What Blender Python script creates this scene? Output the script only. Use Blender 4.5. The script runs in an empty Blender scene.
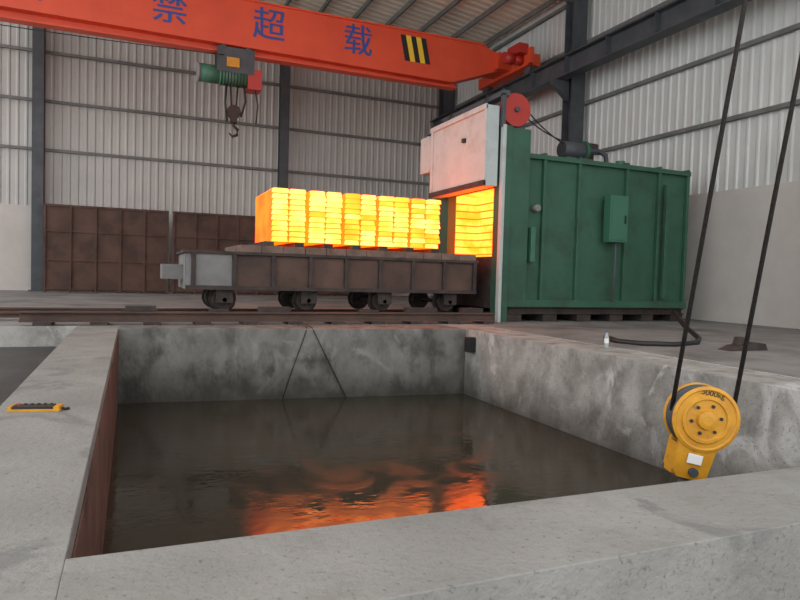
import bpy, bmesh, math, random
from mathutils import Vector, Matrix
random.seed(7)
SC = bpy.context.scene
SC.view_settings.view_transform = 'Standard'

# ---------------------------------------------------------------- materials
def nt(name):
    m = bpy.data.materials.new(name); m.use_nodes = True
    t = m.node_tree
    return m, t, t.nodes["Principled BSDF"]

def mat(name, c1, c2=None, scale=2.0, rough=.6, metal=0.0, bump=0.0, bscale=None,
        lo=.35, hi=.65, c3=None, scale3=.5, lo3=.5, hi3=.7, stretch=(1,1,1), detail=6, wet=None, speck=None, patch=None):
    m, t, p = nt(name)
    p.inputs["Roughness"].default_value = rough
    p.inputs["Metallic"].default_value = metal
    p.inputs["Base Color"].default_value = (*c1, 1)
    if c2 is None and bump == 0: return m
    tc = t.nodes.new("ShaderNodeTexCoord")
    mp = t.nodes.new("ShaderNodeMapping"); mp.inputs["Scale"].default_value = stretch
    t.links.new(tc.outputs["Object"], mp.inputs["Vector"])
    def noise(sc, a, b, src=None, dist=0):
        n = t.nodes.new("ShaderNodeTexNoise"); n.inputs["Scale"].default_value = sc
        n.inputs["Detail"].default_value = detail; n.inputs["Roughness"].default_value = .62
        n.inputs["Distortion"].default_value = dist
        t.links.new(src or mp.outputs[0], n.inputs["Vector"])
        r = t.nodes.new("ShaderNodeMapRange")
        r.inputs["From Min"].default_value = a; r.inputs["From Max"].default_value = b
        t.links.new(n.outputs["Fac"], r.inputs["Value"])
        return n, r
    def mixc(a, b, fac):
        mx = t.nodes.new("ShaderNodeMix"); mx.data_type = 'RGBA'
        if isinstance(a, tuple): mx.inputs[6].default_value = (*a, 1)
        else: t.links.new(a, mx.inputs[6])
        mx.inputs[7].default_value = (*b, 1)
        t.links.new(fac, mx.inputs[0])
        return mx.outputs[2]
    if c2 is not None:
        n, r = noise(scale, lo, hi)
        out = mixc(c1, c2, r.outputs[0])
        if c3 is not None:
            n3, r3 = noise(scale3, lo3, hi3)
            out = mixc(out, c3, r3.outputs[0])
        if patch is not None:
            n5, r5 = noise(patch[0], patch[2], patch[3], None, 1.2)
            out = mixc(out, patch[1], r5.outputs[0])
        if speck is not None:
            n4, r4 = noise(speck[0], speck[2], speck[3], tc.outputs["Object"])
            out = mixc(out, speck[1], r4.outputs[0])
        if wet is not None:
            # damp tide mark: darkens with real height above the water, edge broken by noise
            sx = t.nodes.new("ShaderNodeSeparateXYZ"); t.links.new(tc.outputs["Object"], sx.inputs[0])
            nn, _ = noise(2.2, 0, 1)
            ma = t.nodes.new("ShaderNodeMath"); ma.operation='MULTIPLY_ADD'
            t.links.new(nn.outputs["Fac"], ma.inputs[0]); ma.inputs[1].default_value = -1.0
            t.links.new(sx.outputs["Z"], ma.inputs[2])
            rr = t.nodes.new("ShaderNodeMapRange")
            rr.inputs["From Min"].default_value = wet[1]-.5; rr.inputs["From Max"].default_value = wet[0]-.5
            rr.inputs["To Min"].default_value = 0; rr.inputs["To Max"].default_value = wet[3]
            t.links.new(ma.outputs[0], rr.inputs["Value"])
            out = mixc(out, wet[2], rr.outputs[0])
        t.links.new(out, p.inputs["Base Color"])
    if bump:
        n2, _ = noise(bscale or scale * 4, 0, 1)
        bp = t.nodes.new("ShaderNodeBump"); bp.inputs["Strength"].default_value = bump
        bp.inputs["Distance"].default_value = .03
        t.links.new(n2.outputs["Fac"], bp.inputs["Height"])
        t.links.new(bp.outputs[0], p.inputs["Normal"])
    return m

def glow(name, c1, c2, s, scale=2.0):
    m, t, p = nt(name)
    p.inputs["Base Color"].default_value = (.05, .02, .01, 1)
    p.inputs["Roughness"].default_value = .9
    tc = t.nodes.new("ShaderNodeTexCoord")
    n = t.nodes.new("ShaderNodeTexNoise"); n.inputs["Scale"].default_value = scale
    n.inputs["Detail"].default_value = 4
    t.links.new(tc.outputs["Object"], n.inputs["Vector"])
    r = t.nodes.new("ShaderNodeMapRange"); r.inputs["From Min"].default_value = .38; r.inputs["From Max"].default_value = .62
    t.links.new(n.outputs["Fac"], r.inputs["Value"])
    mx = t.nodes.new("ShaderNodeMix"); mx.data_type = 'RGBA'
    mx.inputs[6].default_value = (*c1, 1); mx.inputs[7].default_value = (*c2, 1)
    t.links.new(r.outputs[0], mx.inputs[0])
    t.links.new(mx.outputs[2], p.inputs["Emission Color"])
    p.inputs["Emission Strength"].default_value = s
    return m

M = {}
M['conc'] = mat('concrete_rim', (.23,.22,.20), (.30,.29,.27), 2.6, .85, bump=.55, bscale=22, c3=(.15,.145,.13), scale3=1.3, lo3=.48, hi3=.78, speck=(38,(.12,.11,.10),.58,.72), patch=(.9,(.19,.185,.175),.55,.6))
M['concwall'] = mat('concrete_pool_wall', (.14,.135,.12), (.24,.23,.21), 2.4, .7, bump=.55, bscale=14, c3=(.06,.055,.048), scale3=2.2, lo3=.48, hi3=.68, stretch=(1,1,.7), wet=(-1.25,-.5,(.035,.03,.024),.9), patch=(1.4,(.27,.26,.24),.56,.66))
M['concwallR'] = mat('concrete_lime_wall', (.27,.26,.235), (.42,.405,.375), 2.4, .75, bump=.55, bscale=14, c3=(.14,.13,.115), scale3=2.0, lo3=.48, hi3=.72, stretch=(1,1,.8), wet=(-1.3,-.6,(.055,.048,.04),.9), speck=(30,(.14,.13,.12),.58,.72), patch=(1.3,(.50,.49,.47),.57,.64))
M['brick'] = mat('stained_brick', (.10,.05,.038), (.17,.09,.07), 3, .8, bump=.5, bscale=12, c3=(.05,.03,.025), scale3=2)
M['floor'] = mat('dusty_floor', (.18,.17,.16), (.28,.265,.25), .8, .85, bump=.3, bscale=8, c3=(.10,.09,.08), scale3=.5)
M['floorlow'] = mat('wet_dark_floor', (.03,.03,.03), (.07,.07,.067), .9, .5, bump=.3, bscale=8)
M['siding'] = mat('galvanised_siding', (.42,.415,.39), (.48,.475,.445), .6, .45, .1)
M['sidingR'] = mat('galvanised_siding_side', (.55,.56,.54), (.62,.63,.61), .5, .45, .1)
M['roof'] = mat('roof_sheet', (.68,.57,.46), (.76,.65,.53), .5, .6)
M['plaster'] = mat('beige_plaster', (.50,.465,.43), (.58,.545,.51), .7, .9, bump=.15, bscale=6)
M['steel'] = mat('dark_painted_steel', (.05,.055,.062), (.08,.085,.093), 2, .55, .1)
M['girt'] = mat('girt_steel', (.13,.13,.125), (.19,.19,.18), 2, .6, .1)
M['rust'] = mat('rust_steel', (.075,.042,.033), (.125,.07,.052), 1.4, .8, bump=.2, c3=(.05,.033,.028), scale3=.8)
M['rustdark'] = mat('scaled_steel', (.03,.024,.022), (.07,.048,.04), 3, .75, .1, bump=.4)
M['orange'] = mat('crane_orange_red', (.70,.085,.03), (.60,.065,.025), .7, .45)
M['blue'] = mat('blue_lettering', (.03,.07,.28), rough=.5)
M['black'] = mat('black_rubber', (.012,.012,.013), rough=.5)
M['yellow'] = mat('safety_yellow', (.62,.29,.012), (.50,.22,.012), 9, .45, bump=.1, c3=(.26,.13,.03), scale3=14, lo3=.58, hi3=.75)
M['yellow2'] = mat('stripe_yellow', (.8,.55,.03), rough=.5)
M['green'] = mat('furnace_green', (.026,.092,.055), (.037,.115,.07), .9, .6, c3=(.028,.065,.045), scale3=1.4, bump=.05, patch=(2.5,(.055,.078,.055),.62,.72))
M['green2'] = mat('cabinet_green', (.045,.15,.095), rough=.5)
M['silver'] = mat('heat_stained_plate', (.40,.44,.43), (.50,.54,.53), 1.2, .6, .0, c3=(.28,.27,.25), scale3=1.2, lo3=.52, hi3=.75)
M['grey'] = mat('grey_casting', (.16,.155,.15), (.24,.23,.22), 2, .7, bump=.2)
M['fire'] = mat('firebrick', (.12,.08,.06), (.22,.14,.11), 4, .9, bump=.3)
M['redp'] = mat('red_paint', (.42,.03,.02), rough=.45)
M['rope'] = mat('greased_wire_rope', (.02,.018,.016), (.05,.045,.04), 60, .6, .4)
M['white'] = mat('white_label', (.75,.75,.72), rough=.5)
M['hot'] = glow('hot_steel', (1.0,.12,.004), (1.0,.18,.012), 5.5, 1.6)
M['hot2'] = glow('hot_steel_bright', (1.0,.24,.05), (1.0,.15,.014), 6.5, 2.2)
M['hotgap'] = glow('hot_steel_gap', (1.0,.05,.001), (1.0,.085,.002), 4.5, 2.0)
M['lining'] = glow('hot_furnace_lining', (1.0,.09,.004), (1.0,.14,.016), 8, 2.5)

def water_mat(name='murky_water', a=(.028,.025,.017), c=(.062,.053,.037)):
    m, t, p = nt(name)
    p.inputs["IOR"].default_value = 1.33
    p.inputs["Specular IOR Level"].default_value = .28
    tc = t.nodes.new("ShaderNodeTexCoord")
    n = t.nodes.new("ShaderNodeTexNoise"); n.inputs["Scale"].default_value = 1.3; n.inputs["Detail"].default_value = 8
    n.inputs["Distortion"].default_value = 1.5
    t.links.new(tc.outputs["Object"], n.inputs["Vector"])
    mx = t.nodes.new("ShaderNodeMix"); mx.data_type = 'RGBA'
    mx.inputs[6].default_value = (*a,1); mx.inputs[7].default_value = (*c,1)
    t.links.new(n.outputs["Fac"], mx.inputs[0]); t.links.new(mx.outputs[2], p.inputs["Base Color"])
    rr = t.nodes.new("ShaderNodeMapRange")
    rr.inputs["From Min"].default_value=.4; rr.inputs["From Max"].default_value=.62
    rr.inputs["To Min"].default_value=.03; rr.inputs["To Max"].default_value=.2
    t.links.new(n.outputs["Fac"], rr.inputs["Value"]); t.links.new(rr.outputs[0], p.inputs["Roughness"])
    n2 = t.nodes.new("ShaderNodeTexNoise"); n2.inputs["Scale"].default_value = 6.5; n2.inputs["Detail"].default_value = 2
    mp = t.nodes.new("ShaderNodeMapping"); mp.inputs["Scale"].default_value = (1,1.5,1)
    t.links.new(tc.outputs["Object"], mp.inputs["Vector"]); t.links.new(mp.outputs[0], n2.inputs["Vector"])
    bp = t.nodes.new("ShaderNodeBump"); bp.inputs["Strength"].default_value = .12; bp.inputs["Distance"].default_value = .02
    t.links.new(n2.outputs["Fac"], bp.inputs["Height"]); t.links.new(bp.outputs[0], p.inputs["Normal"])
    return m
M['water'] = water_mat()

def clear_mat():
    m, t, p = nt('clear_plastic')
    p.inputs["Base Color"].default_value = (.75,.85,.9,1)
    p.inputs["Roughness"].default_value = .1
    p.inputs["Transmission Weight"].default_value = .7
    return m
M['clear'] = clear_mat()

# ---------------------------------------------------------------- builder
class B:
    def __init__(s):
        s.bm = bmesh.new(); s.mats = []; s.T = Matrix.Identity(4)
    def mi(s, k):
        if k not in s.mats: s.mats.append(k)
        return s.mats.index(k)
    def face(s, vs, k, smooth=False):
        try:
            f = s.bm.faces.new(vs)
        except ValueError: return
        f.material_index = s.mi(k); f.smooth = smooth
    def v(s, p): return s.bm.verts.new(s.T @ Vector(p))
    def poly(s, pts, k): s.face([s.v(p) for p in pts], k)
    def prism(s, pts, z0, z1, k):
        a = [s.v((x,y,z0)) for x,y in pts]; b = [s.v((x,y,z1)) for x,y in pts]
        s.face(a[::-1], k); s.face(b, k)
        n = len(pts)
        for i in range(n): s.face([a[i], a[(i+1)%n], b[(i+1)%n], b[i]], k)
    def box(s, x0,x1,y0,y1,z0,z1,k):
        s.prism([(x0,y0),(x1,y0),(x1,y1),(x0,y1)], z0, z1, k)
    def prismY(s, pts, y0, y1, k):
        a = [s.v((x,y0,z)) for x,z in pts]; b = [s.v((x,y1,z)) for x,z in pts]
        s.face(a, k); s.face(b[::-1], k)
        n = len(pts)
        for i in range(n): s.face([a[(i+1)%n], a[i], b[i], b[(i+1)%n]], k)
    def rings(s, rings, k, cap=True, smooth=True):
        vs = [[s.v(p) for p in r] for r in rings]
        n = len(vs[0])
        for a, b in zip(vs, vs[1:]):
            for i in range(n): s.face([a[i], a[(i+1)%n], b[(i+1)%n], b[i]], k, smooth)
        if cap:
            s.face(vs[0][::-1], k); s.face(vs[-1], k)
    def circ(s, c, ax, r, n):
        ax = Vector(ax).normalized()
        ref = Vector((0,0,1)) if abs(ax.z) < .95 else Vector((1,0,0))
        u = ref.cross(ax).normalized(); w = ax.cross(u)
        c = Vector(c)
        return [c + r*(math.cos(2*math.pi*i/n)*u + math.sin(2*math.pi*i/n)*w) for i in range(n)]
    def cyl(s, p0, p1, r, k, r1=None, n=20, smooth=True):
        p0, p1 = Vector(p0), Vector(p1)
        s.rings([s.circ(p0, p1-p0, r, n), s.circ(p1, p1-p0, r if r1 is None else r1, n)], k, smooth=smooth)
    def lathe(s, c, ax, prof, k, n=28):
        ax = Vector(ax).normalized(); c = Vector(c)
        s.rings([s.circ(c+ax*d, ax, max(r,.0005), n) for d, r in prof], k, smooth=False)
    def tube(s, pts, r, k, n=8):
        pts = [Vector(p) for p in pts]
        rs = []
        for i, p in enumerate(pts):
            d = (pts[min(i+1,len(pts)-1)] - pts[max(i-1,0)])
            rr = r[i] if isinstance(r,(list,tuple)) else r
            rs.append(s.circ(p, d, rr, n))
        s.rings(rs, k)
    def ibeam(s, x0,x1,y0,y1,z0,z1,k,axis='x',tf=.03,tw=.02):
        s.box(x0,x1,y0,y1,z0,z0+tf,k); s.box(x0,x1,y0,y1,z1-tf,z1,k)
        if axis=='x':
            m=(y0+y1)/2; s.box(x0,x1,m-tw,m+tw,z0+tf,z1-tf,k)
        else:
            m=(x0+x1)/2; s.box(m-tw,m+tw,y0,y1,z0+tf,z1-tf,k)
    def hcol(s, x0,x1,y0,y1,z0,z1,k,t=.03):
        s.box(x0,x1,y0,y0+t,z0,z1,k); s.box(x0,x1,y1-t,y1,z0,z1,k)
        m=(x0+x1)/2; s.box(m-t/2,m+t/2,y0+t,y1-t,z0,z1,k)
    def done(s, name, bevel=0, parent=None):
        me = bpy.data.meshes.new(name)
        bmesh.ops.recalc_face_normals(s.bm, faces=s.bm.faces)
        s.bm.to_mesh(me); s.bm.free()
        for k in s.mats: me.materials.append(M[k])
        o = bpy.data.objects.new(name, me); SC.collection.objects.link(o)
        if bevel:
            md = o.modifiers.new('bevel','BEVEL'); md.width = bevel; md.segments = 2; md.limit_method='ANGLE'
        if parent: o.parent = parent
        return o

def catenary(a, b, sag, n=14):
    a, b = Vector(a), Vector(b)
    return [a.lerp(b, i/n) - Vector((0,0,sag*4*(i/n)*(1-i/n))) for i in range(n+1)]

# ---------------------------------------------------------------- room shell
XW, YW = 14.6, 29.0
def profile(a0, a1, pitch, d):
    out = []; a = a0
    while a < a1 - 1e-6:
        for f, h in ((0,0),(.55,0),(.68,d),(.87,d)):
            if a + f*pitch < a1: out.append((a+f*pitch, h))
        a += pitch
    out.append((a1, 0)); return out
def extr(b, A, Bp, k):
    va=[b.v(p) for p in A]; vb=[b.v(p) for p in Bp]
    for i in range(len(A)-1): b.face([va[i],va[i+1],vb[i+1],vb[i]],k)

b = B()
pr = profile(-14, XW, .30, .03)
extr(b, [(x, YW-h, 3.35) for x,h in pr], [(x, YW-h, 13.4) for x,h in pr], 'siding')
b.box(-14, XW, YW-.05, YW+.2, 0, 3.35, 'plaster')
for z in (5.5, 7.4, 9.3, 11.0): b.box(-14, XW-.06, YW-.17, YW-.06, z, z+.11, 'girt')
b.done('wall_back')
b = B()
pr = profile(-3, YW, .30, .03)
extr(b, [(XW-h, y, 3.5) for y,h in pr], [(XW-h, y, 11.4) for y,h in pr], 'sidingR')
b.box(XW-.08, XW+.2, -3, YW, 0, 3.5, 'plaster')
for z in (5.3, 7.1, 9.2, 10.9): b.box(XW-.18, XW-.06, -3, YW-.2, z, z+.11, 'girt')
b.done('wall_right')

b = B()
XR = 0.0; ZE = 11.35; ZR = 13.2
pr = profile(2, YW+.1, .4, .05)
extr(b, [(XW+.1, y, ZE+h) for y,h in pr], [(XR, y, ZR+h) for y,h in pr], 'roof')
extr(b, [(XR, y, ZR+h) for y,h in pr], [(-6, y, ZR-.8+h) for y,h in pr], 'roof')
for i in range(11):
    x = .4 + i*1.38; z = ZR + (ZE-ZR)*x/XW
    b.box(x-.04, x+.04, 2, YW-.2, z-.22, z-.03, 'girt')
    if i < 4: b.box(-x-.04, -x+.04, 2, YW-.2, z-.22, z-.03, 'girt')
for y in (9.3, 18.6, 28.3):
    b.prismY([(XW-.2, ZE-.75),(XW-.2, ZE-.22),(XR, ZR-.22),(-6,ZR-1.02),(-6,ZR-1.5),(XR,ZR-.7)], y, y+.18, 'girt')
b.done('ceiling')

b = B()
ZL = -.95
b.poly([(6.75,-3,0),(XW,-3,0),(XW,YW,0),(6.75,YW,0)], 'floor')
b.poly([(-14,12.0,0),(6.75,12.0,0),(6.75,YW,0),(-14,YW,0)], 'floor')
b.poly([(-14,12.0,-.34),(-14,12.0,0),(-.85,12.0,0),(-.85,12.0,-.34)], 'concwallR')
b.poly([(-14,1.8,-.34),(-.85,1.8,-.34),(-.85,12.0,-.34),(-14,12.0,-.34)], 'floorlow')
b.poly([(-14,1.8,ZL),(-.85,1.8,ZL),(-.85,1.8,-.34),(-14,1.8,-.34)], 'conc')
b.poly([(-14,-3,ZL),(6.75,-3,ZL),(6.75,1.8,ZL),(-14,1.8,ZL)], 'floor')
b.poly([(6.75,-3,ZL),(6.75,-3,0),(6.75,1.8,0),(6.75,1.8,ZL)], 'conc')
b.done('floor')

# ---------------------------------------------------------------- quench pool
b = B()
ZB = -2.3
b.prism([(-.85,1.8),(-.2,1.8),(-.2,12.0),(-.85,12.0)], ZB, 0, 'conc')
b.prism([(-.2,1.8),(6.75,1.8),(6.75,2.35),(-.2,2.42)], ZB, 0, 'conc')
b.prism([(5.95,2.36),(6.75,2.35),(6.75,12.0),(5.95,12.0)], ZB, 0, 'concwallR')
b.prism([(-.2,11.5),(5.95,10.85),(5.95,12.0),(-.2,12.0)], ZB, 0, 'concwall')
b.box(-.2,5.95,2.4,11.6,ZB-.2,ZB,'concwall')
b.box(-.2,-.19,2.43,11.49,ZB,-.10,'brick')
b.box(5.80,5.95,10.45,10.62,-.40,-.12,'black')
pool = b.done('quench_pool', bevel=.02)
b = B()
b.poly([(-.19,2.42,-1.25),(5.95,2.36,-1.25),(5.95,10.86,-1.25),(-.19,11.5,-1.25)], 'water')
b.done('pool_water')

# ---------------------------------------------------------------- rails
b = B()
b.ibeam(-1.7, 7.3, 12.02, 12.2, .06, .24, 'rust')
for x in [(-1.5 + i*.85) for i in range(11)]:
    b.box(x, x+.28, 12.01, 12.5, 0, .06, 'rustdark')
for x,w_ in ((-.1,.5),(1.3,.35),(2.2,.6),(4.2,.4),(5.2,.7),(6.5,.5)):
    b.box(x, x+w_, 12.03, 12.19, .24, .24+.05+.05*(w_>.45), 'rustdark')
b.done('rusty_steel_beam', bevel=.004)
b = B()
for y in (13.3, 14.7):
    b.ibeam(-6, 7.5, y-.06, y+.06, .05, .15, 'rust')
for i in range(17):
    b.box(-5.8+i*.8, -5.55+i*.8, 12.95, 15.05, 0, .05, 'rustdark')
b.done('bogie_rail_track')

# ---------------------------------------------------------------- bogie car
b = B()
b.box(.95, 7.3, 12.95, 13.12, .62, 1.32, 'rust')
b.box(.95, 1.9, 12.93, 12.95, .7, 1.32, 'grey')
b.box(.95, 7.3, 14.9, 15.07, .62, 1.32, 'rustdark')
b.box(.95, 1.15, 13.12, 14.9, .62, 1.32, 'grey')
b.box(7.1, 7.3, 13.12, 14.9, .62, 1.32, 'rustdark')
b.box(.9, 7.35, 12.88, 15.12, 1.32, 1.38, 'rustdark')
b.box(.95, 7.3, 12.86, 12.95, .62, .7, 'rustdark')
for i in range(9):
    x = 1.05 + i*.77
    b.box(x, x+.08, 12.87, 12.95, .7, 1.32, 'rustdark')
for i in range(12):
    x = 1.95 + i*.445
    b.box(x, x+.435, 12.9, 15.1, 1.38, 1.52, 'fire')
for i in range(7):
    x = 2.45 + i*.62
    b.box(x, x+.2, 12.98, 15.0, 1.52, 1.62, 'rustdark')
for x in (1.7, 3.4, 5.1, 6.7):
    for y in (13.3, 14.7):
        b.lathe((x, y-.1, .42), (0,1,0), [(0,.1),(0,.2),(.02,.22),(.16,.22),(.16,.27),(.2,.27),(.2,.1)], 'rustdark')
    b.cyl((x,13.0,.42),(x,15.0,.42),.05,'rustdark')
    b.box(x-.16,x+.16,13.0,13.12,.36,.64,'rustdark')
b.box(.55,.95,13.6,14.4,.8,1.1,'grey')
b.done('furnace_bogie_car', bevel=.006)

# ---------------------------------------------------------------- glowing load
b = B()
nst = 5; X0, X1 = 2.58, 6.44; w = (X1-X0)/nst
nl = 10; z0, z1 = 1.62, 2.72; h = (z1-z0)/nl
for s_ in range(nst):
    xa = X0 + s_*w
    b.box(xa+.02, xa+w-.02, 13.14, 14.9, z0, z1-.03, 'hotgap')
    xo = random.uniform(-.015,.015)
    for l in range(nl):
        za = z0 + l*h
        j = random.uniform(-.03,.03)
        nb = 2
        for q in range(nb):
            ww = (w-.05)/nb
            xq = xa + .025 + q*ww + xo
            e = random.uniform(-.03,.03)
            g = .006 + random.uniform(0,.012)
            x0_, x1_ = xq+.006+abs(j)*.5, xq+ww-.006-abs(j)*.5
            k = 'hot2' if random.random()<(.97-.13*s_) else 'hot'
            b.prismY([(x0_,za+g),(x1_,za+g),(x1_-.02,za+h-.008),(x0_+.02,za+h-.008)], 13.05+j+e, 14.98+j, k)
b.done('glowing_steel_billet_stack', bevel=.012)

# ---------------------------------------------------------------- furnace
b = B()
FX0, FX1, FY0, FY1 = 7.9, 13.4, 12.7, 15.6
b.box(FX0,FX1,FY0,FY0+.17,.35,3.87,'green')
b.box(FX0,FX1,FY1-.3,FY1,.35,3.87,'green')
b.box(FX0,FX1,FY0+.17,FY1-.3,3.15,3.87,'green')
b.box(FX0,FX1,FY0+.17,FY1-.3,.35,1.45,'green')
b.box(FX1-.35,FX1,FY0+.17,FY1-.3,1.45,3.15,'green')
b.box(FX0,FX1-.4,FY0+.171,FY0+.2,1.46,3.14,'lining')
b.box(FX0,FX1-.4,FY1-.34,FY1-.301,1.46,3.14,'lining')
b.box(FX0,FX1-.4,FY0+.2,FY1-.34,3.1,3.149,'lining')
b.box(FX0,FX1-.4,FY0+.2,FY1-.34,1.451,1.52,'lining')
b.box(8.6,FX1-.36,FY0+.2,FY1-.34,1.52,3.1,'lining')
for i in range(8):
    b.box(FX0+.02,8.6,FY1-.37,FY1-.34,1.6+i*.19,1.63+i*.19,'hotgap')
    b.box(8.56,8.6,FY0+.2,FY1-.34,1.6+i*.19,1.63+i*.19,'hotgap')
b.box(7.66,7.9,12.5,12.86,.0,4.45,'green')
b.box(7.64,7.72,12.47,12.6,.0,4.45,'silver')
b.box(7.66,7.9,15.15,15.65,.0,4.45,'green')
b.box(7.66,7.9,12.86,15.15,3.12,3.35,'rustdark')
b.box(7.66,7.9,12.86,15.15,.3,1.5,'rustdark')
b.box(7.9,8.42,12.55,12.7,.35,4.42,'green')
b.box(7.9,8.42,12.7,15.6,3.87,4.42,'green')
b.box(7.62,7.7,12.5,12.62,4.4,5.15,'steel')
b.box(7.62,7.7,15.5,15.62,4.4,5.15,'steel')
b.box(7.62,7.8,12.5,15.62,5.1,5.22,'steel')
for x in (8.85, 9.85, 11.3, 12.35, 13.31):
    b.box(x, x+.08, 12.6, 12.7, .35, 3.87, 'green')
b.box(8.42, 13.41, 12.58, 12.7, 3.79, 3.9, 'green')
b.box(8.42, 13.41, 12.55, 12.7, .35, .52, 'green')
for x in (8.85, 9.85, 11.3, 12.35, 13.31):
    b.box(x, x+.08, 12.6, 15.6, 3.87, 3.95, 'green')
for y in (13.0,14.0,15.0): b.box(FX1,FX1+.1,y,y+.09,.35,3.87,'green')
for y in (12.62, 14.1, 15.4): b.ibeam(7.95,13.4,y,y+.2,.18,.35,'rustdark')
for i in range(6): b.box(8.0+i*1.0,8.4+i*1.0,12.66,15.6,0,.18,'rustdark')
b.box(10.6,11.15,12.33,12.56,1.95,3.08,'green2')
b.box(10.64,11.11,12.31,12.33,2.0,3.03,'green2')
b.box(11.02,11.06,12.28,12.31,2.4,2.6,'black')
b.box(10.7,11.05,12.56,12.7,2.2,2.9,'steel')
b.tube([(10.9,12.45,1.95),(10.9,12.45,1.2),(10.9,12.5,.5)],.03,'steel')
b.box(12.52,12.64,12.5,12.6,.6,3.5,'green')
b.cyl((8.65,12.5,2.65),(8.65,12.7,2.65),.08,'grey')
b.box(8.5,8.62,12.52,12.7,1.4,2.2,'green2')
b.cyl((9.6,13.0,4.18),(10.2,13.0,4.18),.2,'steel')
b.cyl((10.2,13.0,4.18),(10.3,13.0,4.18),.26,'green')
b.box(9.6,10.4,12.8,13.2,3.9,3.98,'steel')
b.tube([(10.3,13.0,4.2),(10.7,13.0,4.25),(10.95,13.0,4.15),(11.0,13.0,3.9)],.06,'steel')
b.cyl((10.75,13.3,3.87),(10.75,13.3,4.4),.06,'rustdark')
b.cyl((10.68,13.3,4.4),(10.9,13.3,4.4),.09,'rustdark')
b.cyl((11.6,13.2,3.87),(11.6,13.2,4.1),.12,'green2')
b.box(7.95,8.35,12.7,13.6,4.42,4.75,'steel')
b.lathe((8.05,12.62,4.85),(0,1,0),[(0,.12),(0,.38),(.04,.38),(.06,.3),(.12,.3),(.14,.38),(.18,.38),(.18,.12)],'redp')
b.cyl((8.05,12.55,4.85),(8.05,13.4,4.85),.06,'steel')
b.box(7.86,8.0,12.9,13.3,4.6,5.2,'grey')
b.tube(catenary((8.4,12.9,5.05),(11.0,13.0,4.2),.35),.018,'black',6)
b.tube(catenary((8.4,13.1,5.0),(10.0,13.0,4.35),.15),.018,'black',6)
furn = b.done('heat_treatment_furnace', bevel=.008)
b = B()
b.box(7.30,7.6,12.62,15.5,3.08,4.88,'silver')
b.box(7.26,7.30,12.62,12.74,3.08,4.88,'silver')
b.box(7.26,7.30,15.38,15.5,3.08,4.88,'silver')
b.box(7.24,7.30,12.62,15.5,4.78,4.9,'silver')
b.box(7.24,7.30,12.62,15.5,3.08,3.2,'rustdark')
b.box(7.2,7.6,15.5,16.0,3.75,4.7,'silver')
b.box(7.22,7.3,13.6,13.7,4.2,4.3,'rustdark')
b.tube([(7.45,13.2,4.88),(7.6,13.2,5.25),(8.1,12.75,5.25)],.02,'rope',6)
b.tube([(7.45,15.0,4.88),(7.6,15.0,5.22)],.02,'rope',6)
b.done('furnace_lift_door', bevel=.01, parent=furn)

# ---------------------------------------------------------------- building frame
def column(x0,x1,y0,y1,top,bracket=False):
    b = B(); b.hcol(x0,x1,y0,y1,0,top,'steel')
    b.box(x0-.1,x1+.02,y0-.1,y1+.1,0,.04,'steel')
    if bracket:
        b.prismY([(x0,7.86),(13.2,7.86),(13.2,7.7),(x0,7.2)], (y0+y1)/2-.1,(y0+y1)/2+.1,'steel')
    return b.done('steel_column')
column(13.85,14.4,9.0,9.5,10.9,True)
column(13.85,14.4,18.3,18.8,10.9,True)
column(13.85,14.4,28.2,28.75,10.7,True)
column(5.95,6.35,28.35,28.75,11.6)
column(-3.6,-3.2,28.35,28.75,12.0)
b = B()
b.ibeam(13.3,13.75,-3,28.6,7.88,8.55,'steel','y',tf=.04,tw=.02)
for y in range(-2,28,2): b.box(13.31,13.74,y,y+.02,7.92,8.51,'steel')
b.box(13.48,13.56,-3,28.6,8.55,8.58,'rust')
b.done('crane_runway_beam')

b = B()
for xa, xb in ((-3.1,1.35),(1.5,5.8),(6.6,11.0)):
    b.box(xa,xb,27.6,27.64,.05,3.3,'rust')
    n = 5
    for i in range(n+1):
        x = xa + (xb-xa-.08)*i/n
        b.box(x,x+.08,27.52,27.6,0,3.34,'rust')
    for z in (.1,1.2,2.3,3.26): b.box(xa,xb,27.54,27.6,z,z+.08,'rust')
b.done('rusty_sheet_metal_fence')

# ---------------------------------------------------------------- crane
b = B()
GY0, GY1 = 21.6, 22.3
prof = [(-13.5,8.45),(10.9,8.25),(12.9,8.95),(12.9,9.6),(12.2,9.8),(-13.5,9.8)]
b.prismY(prof, GY0, GY1, 'orange')
b.box(-13.5,12.3,GY0-.06,GY1+.06,9.8,9.86,'orange')
m=(GY0+GY1)/2
b.box(-13.5,11.2,m-.03,m+.03,8.15,8.45,'orange'); b.box(-13.5,11.2,m-.2,m+.2,8.1,8.15,'orange')
b.box(13.28,13.76,20.1,23.8,8.84,9.25,'orange')
b.box(12.7,13.76,21.3,22.6,8.95,9.55,'orange')
for y in (20.45,23.45):
    b.lathe((13.42,y,8.86),(1,0,0),[(0,.1),(0,.26),(.03,.26),(.03,.21),(.15,.21),(.15,.26),(.18,.26),(.18,.1)],'steel')
b.cyl((12.9,20.6,9.1),(13.28,20.6,9.1),.17,'redp'); b.cyl((12.5,20.6,9.1),(12.9,20.6,9.1),.2,'redp')
b.box(12.9,13.3,20.2,21.0,9.25,9.6,'redp')
b.box(13.2,13.35,19.9,20.1,8.84,9.4,'orange')
for i,k in enumerate(('black','yellow2','black','yellow2','black')):
    x = 9.0 + i*.2
    b.prismY([(x,8.75),(x+.2,8.75),(x,9.65),(x-.2,9.65)], GY0-.015, GY0-.002, k)
hx = 3.05
b.box(hx-.6,hx+.6,m-.32,m-.26,7.45,8.25,'steel'); b.box(hx-.6,hx+.6,m+.26,m+.32,7.45,8.25,'steel')
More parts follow.
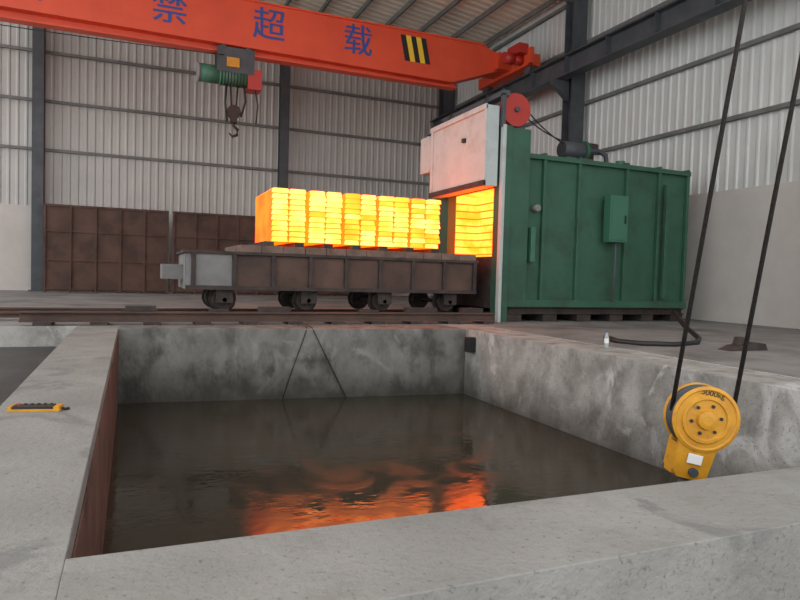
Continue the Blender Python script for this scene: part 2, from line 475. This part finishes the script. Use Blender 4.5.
for dx in (-.4,.4):
    b.cyl((hx+dx,m-.3,8.24),(hx+dx,m-.06,8.24),.09,'steel')
    b.cyl((hx+dx,m+.06,8.24),(hx+dx,m+.3,8.24),.09,'steel')
b.cyl((hx-.5,m,7.4),(hx+.4,m,7.4),.31,'green2')
for i in range(8): b.cyl((hx-.45+i*.1,m,7.4),(hx-.42+i*.1,m,7.4),.325,'rope')
b.cyl((hx-1.1,m,7.4),(hx-.5,m,7.4),.29,'green2'); b.cyl((hx-1.18,m,7.4),(hx-1.1,m,7.4),.3,'grey')
b.box(hx+.4,hx+.85,m-.3,m+.3,7.0,7.65,'redp')
b.box(hx-.3,hx+.1,m-.42,m-.32,7.6,7.9,'yellow')
for dx in (-.12,.12): b.cyl((hx+dx,m,7.2),(hx+dx*.6,m,6.3),.03,'rope',n=8)
b.lathe((hx,m-.1,6.25),(0,1,0),[(0,.05),(0,.22),(.2,.22),(.2,.05)],'rustdark')
b.box(hx-.1,hx+.1,m-.13,m+.13,5.9,6.25,'rustdark')
hk=[(hx,m,6.0),(hx,m,5.8),(hx+.14,m,5.68),(hx+.12,m,5.51),(hx-.03,m,5.45),(hx-.15,m,5.55)]
b.tube(hk,[.05,.05,.055,.055,.05,.02],'rustdark')
b.tube([(hx-.25,m-.1,7.2),(hx-.3,m-.15,6.5),(hx-.22,m-.1,5.9)],.035,'rope')
b.tube([(hx+.3,m-.1,7.2),(hx+.35,m-.15,6.6),(hx+.22,m-.1,6.1)],.035,'rope')
b.tube([(hx+.6,m-.2,7.3),(hx+.75,m-.2,6.5),(hx+.7,m-.2,5.9)],.025,'black')
b.tube(catenary((-13,GY0-.2,8.05),(hx-.4,GY0-.2,7.9),.2,20),.015,'black',6)
crane = b.done('overhead_crane')
for ch, x in (('\u4e25',-2.1),('\u7981',1.0),('\u8d85',4.1),('\u8f7d',7.2)):
    cu = bpy.data.curves.new('lettering','FONT'); cu.body = ch; cu.size = 1.1
    cu.align_x='CENTER'; cu.align_y='CENTER'; cu.extrude=.004
    cu.materials.append(M['blue'])
    # strokes thickened by stacking two slightly offset copies of the same painted glyph
    for dx_ in (-.012,.012):
        o = bpy.data.objects.new('lettering', cu); SC.collection.objects.link(o)
        o.rotation_euler = (math.pi/2,0,0); o.location=(x+dx_,GY0-.01-dx_*.1,9.1); o.parent = crane

# ---------------------------------------------------------------- foreground hook block
b = B()
C = Vector((3.26,2.90,.175))
az = math.atan2(.66,.75)
b.T = Matrix.Translation(C) @ Matrix.Rotation(-(math.pi/2-az) + math.radians(24),4,'Z') @ Matrix.Rotation(math.radians(12),4,'Y')
R = .205
for sy in (-1,1):
    y = sy*.06
    d = (0,sy,0)
    b.lathe((0,y,0), d, [(0,.02),(0,R-.012),(.008,R),(.016,R),(.022,R-.02),(.014,R-.028),(.014,.15),(.024,.145),(.024,.125),(.014,.12),(.014,.06),(.04,.055),(.045,.03),(.045,.001)], 'yellow', 40)
    for a in range(6):
        an = a*math.pi/3+.3
        b.cyl((.09*math.cos(an),y+sy*.014,.09*math.sin(an)),(.09*math.cos(an),y+sy*.024,.09*math.sin(an)),.011,'black',n=8)
    b.prismY([(-.125,-.14),(.115,-.15),(.095,-.34),(.065,-.38),(-.085,-.38),(-.12,-.34)], y-.012, y+.022, 'yellow')
    b.box(-.055,.035,y+sy*.024-.003,y+sy*.024+.003,-.28,-.22,'white')
    b.cyl((0,y,-.33),(0,y+sy*.04,-.33),.028,'steel',n=12)
b.lathe((0,-.05,0),(0,1,0),[(0,.03),(0,.197),(.02,.197),(.04,.175),(.06,.175),(.08,.197),(.10,.197),(.10,.03)],'steel',40)
b.box(-.125,.115,-.055,.055,-.23,-.18,'yellow')
b.box(-.12,-.095,-.055,.055,-.37,-.18,'yellow'); b.box(.08,.105,-.055,.055,-.37,-.18,'yellow')
b.box(-.075,.075,-.055,.055,-.39,-.30,'steel')
b.cyl((0,0,-.37),(0,0,-.46),.035,'steel')
hk=[]; rr=[]
for i in range(17):
    a = math.radians(95 - i*17.5)
    hk.append((.085*math.cos(a), 0, -.56+.085*math.sin(a))); rr.append(.036 - .0013*i if i>8 else .03+.0015*i)
b.tube([(0,0,-.43)]+hk, [.03]+rr, 'rustdark', 10)
b.tube([(-.03,0,-.45),(-.075,0,-.54)],.008,'steel')
T = b.T.copy()
hb = b.done('crane_hook_block', bevel=.002)
cu = bpy.data.curves.new('label','FONT'); cu.body='5000kg'; cu.size=.05; cu.align_x='CENTER'; cu.align_y='CENTER'; cu.extrude=.001
cu.materials.append(M['black'])
o = bpy.data.objects.new('label',cu); SC.collection.objects.link(o); o.parent=hb
o.matrix_world = T @ Matrix.Translation((0,-.077,.163)) @ Matrix.Rotation(math.pi/2,4,'X')
b = B()
D = Vector((.05,-.12,1))
for sx in (-1,1):
    p = T @ Vector((sx*.186,0,0.0))
    q = p + D*((11.9-p.z))
    b.cyl(p, q, .0135, 'rope', n=10)
b.done('crane_wire_rope', parent=hb)

# ---------------------------------------------------------------- small things
b = B()
b.T = Matrix.Translation((-.60,5.0,0)) @ Matrix.Rotation(math.radians(-12),4,'Z') @ Matrix.Scale(.82,4)
b.box(-.19,.19,-.05,.05,0,.03,'black')
b.box(-.20,.20,-.066,-.05,0,.022,'yellow'); b.box(-.20,.20,.05,.066,0,.04,'yellow')
b.box(-.20,-.17,-.06,.06,0,.045,'yellow'); b.box(.15,.20,-.06,.06,0,.045,'yellow')
b.box(-.165,.145,-.042,.042,.03,.05,'rustdark')
for i in range(6): b.cyl((-.13+i*.05,0,.045),(-.13+i*.05,0,.062),.014,'redp' if i==0 else 'black',n=12)
b.tube([(.20,0,.02),(.23,.0,.012),(.25,.03,.012)],.012,'black')
b.done('crane_pendant_controller', bevel=.004)

b = B()
P = (6.6,7.65,0)
b.lathe(P,(0,0,1),[(0,.028),(.005,.034),(.05,.034),(.055,.031),(.06,.034),(.15,.034),(.19,.026),(.215,.013),(.235,.013)],'clear',20)
b.lathe((P[0],P[1],.236),(0,0,1),[(0,.016),(.018,.016)],'blue',16)
b.lathe((P[0],P[1],.07),(0,0,1),[(0,.0345),(.07,.0345)],'white',20)
b.done('water_bottle')

b = B()
pts=[(7.4,8.6,.05),(7.3,8.2,.03),(7.45,7.8,.03),(7.9,7.6,.03),(8.6,7.8,.03),(9.2,8.3,.04),(9.5,8.9,.2),(9.6,9.3,.45)]
b.tube(pts,.045,'black',10)
b.done('rubber_hose')
b = B()
b.prismY([(8.3,0),(9.1,0),(9.05,.1),(8.9,.12),(8.5,.07)],6.9,7.15,'rustdark')
b.prismY([(8.55,.08),(8.75,.1),(8.72,.2),(8.6,.2)],6.95,7.1,'rustdark')
b.done('scrap_steel_offcut', bevel=.005)

b = B()
b.tube([(3.05,11.95,.02),(2.95,11.6,.03),(2.9,11.22,.02),(2.88,11.15,-.05),(2.65,11.14,-.7),(2.45,11.12,-1.3)],.009,'black',6)
b.tube([(3.1,11.95,.02),(3.0,11.6,.03),(3.0,11.2,.02),(3.02,11.13,-.05),(3.35,11.1,-.7),(3.65,11.05,-1.3)],.009,'black',6)
b.done('thermocouple_cable')

# ---------------------------------------------------------------- world + camera
w = bpy.data.worlds.new('overcast'); SC.world = w; w.use_nodes = True
bg = w.node_tree.nodes['Background']
bg.inputs[0].default_value = (.95,.98,1.0,1); bg.inputs[1].default_value = 1.9

cam = bpy.data.cameras.new('camera'); co = bpy.data.objects.new('camera', cam); SC.collection.objects.link(co)
cam.sensor_width = 36; cam.lens = 28.8; cam.clip_end = 200
r = Vector((.9221,-.3858,.0279)).normalized(); f = Vector((.3867,.9214,-.0383)).normalized()
u = r.cross(f).normalized(); f = u.cross(r)
co.matrix_world = Matrix((( r.x,u.x,-f.x,0),( r.y,u.y,-f.y,0),( r.z,u.z,-f.z,1.0),(0,0,0,1)))
SC.camera = co
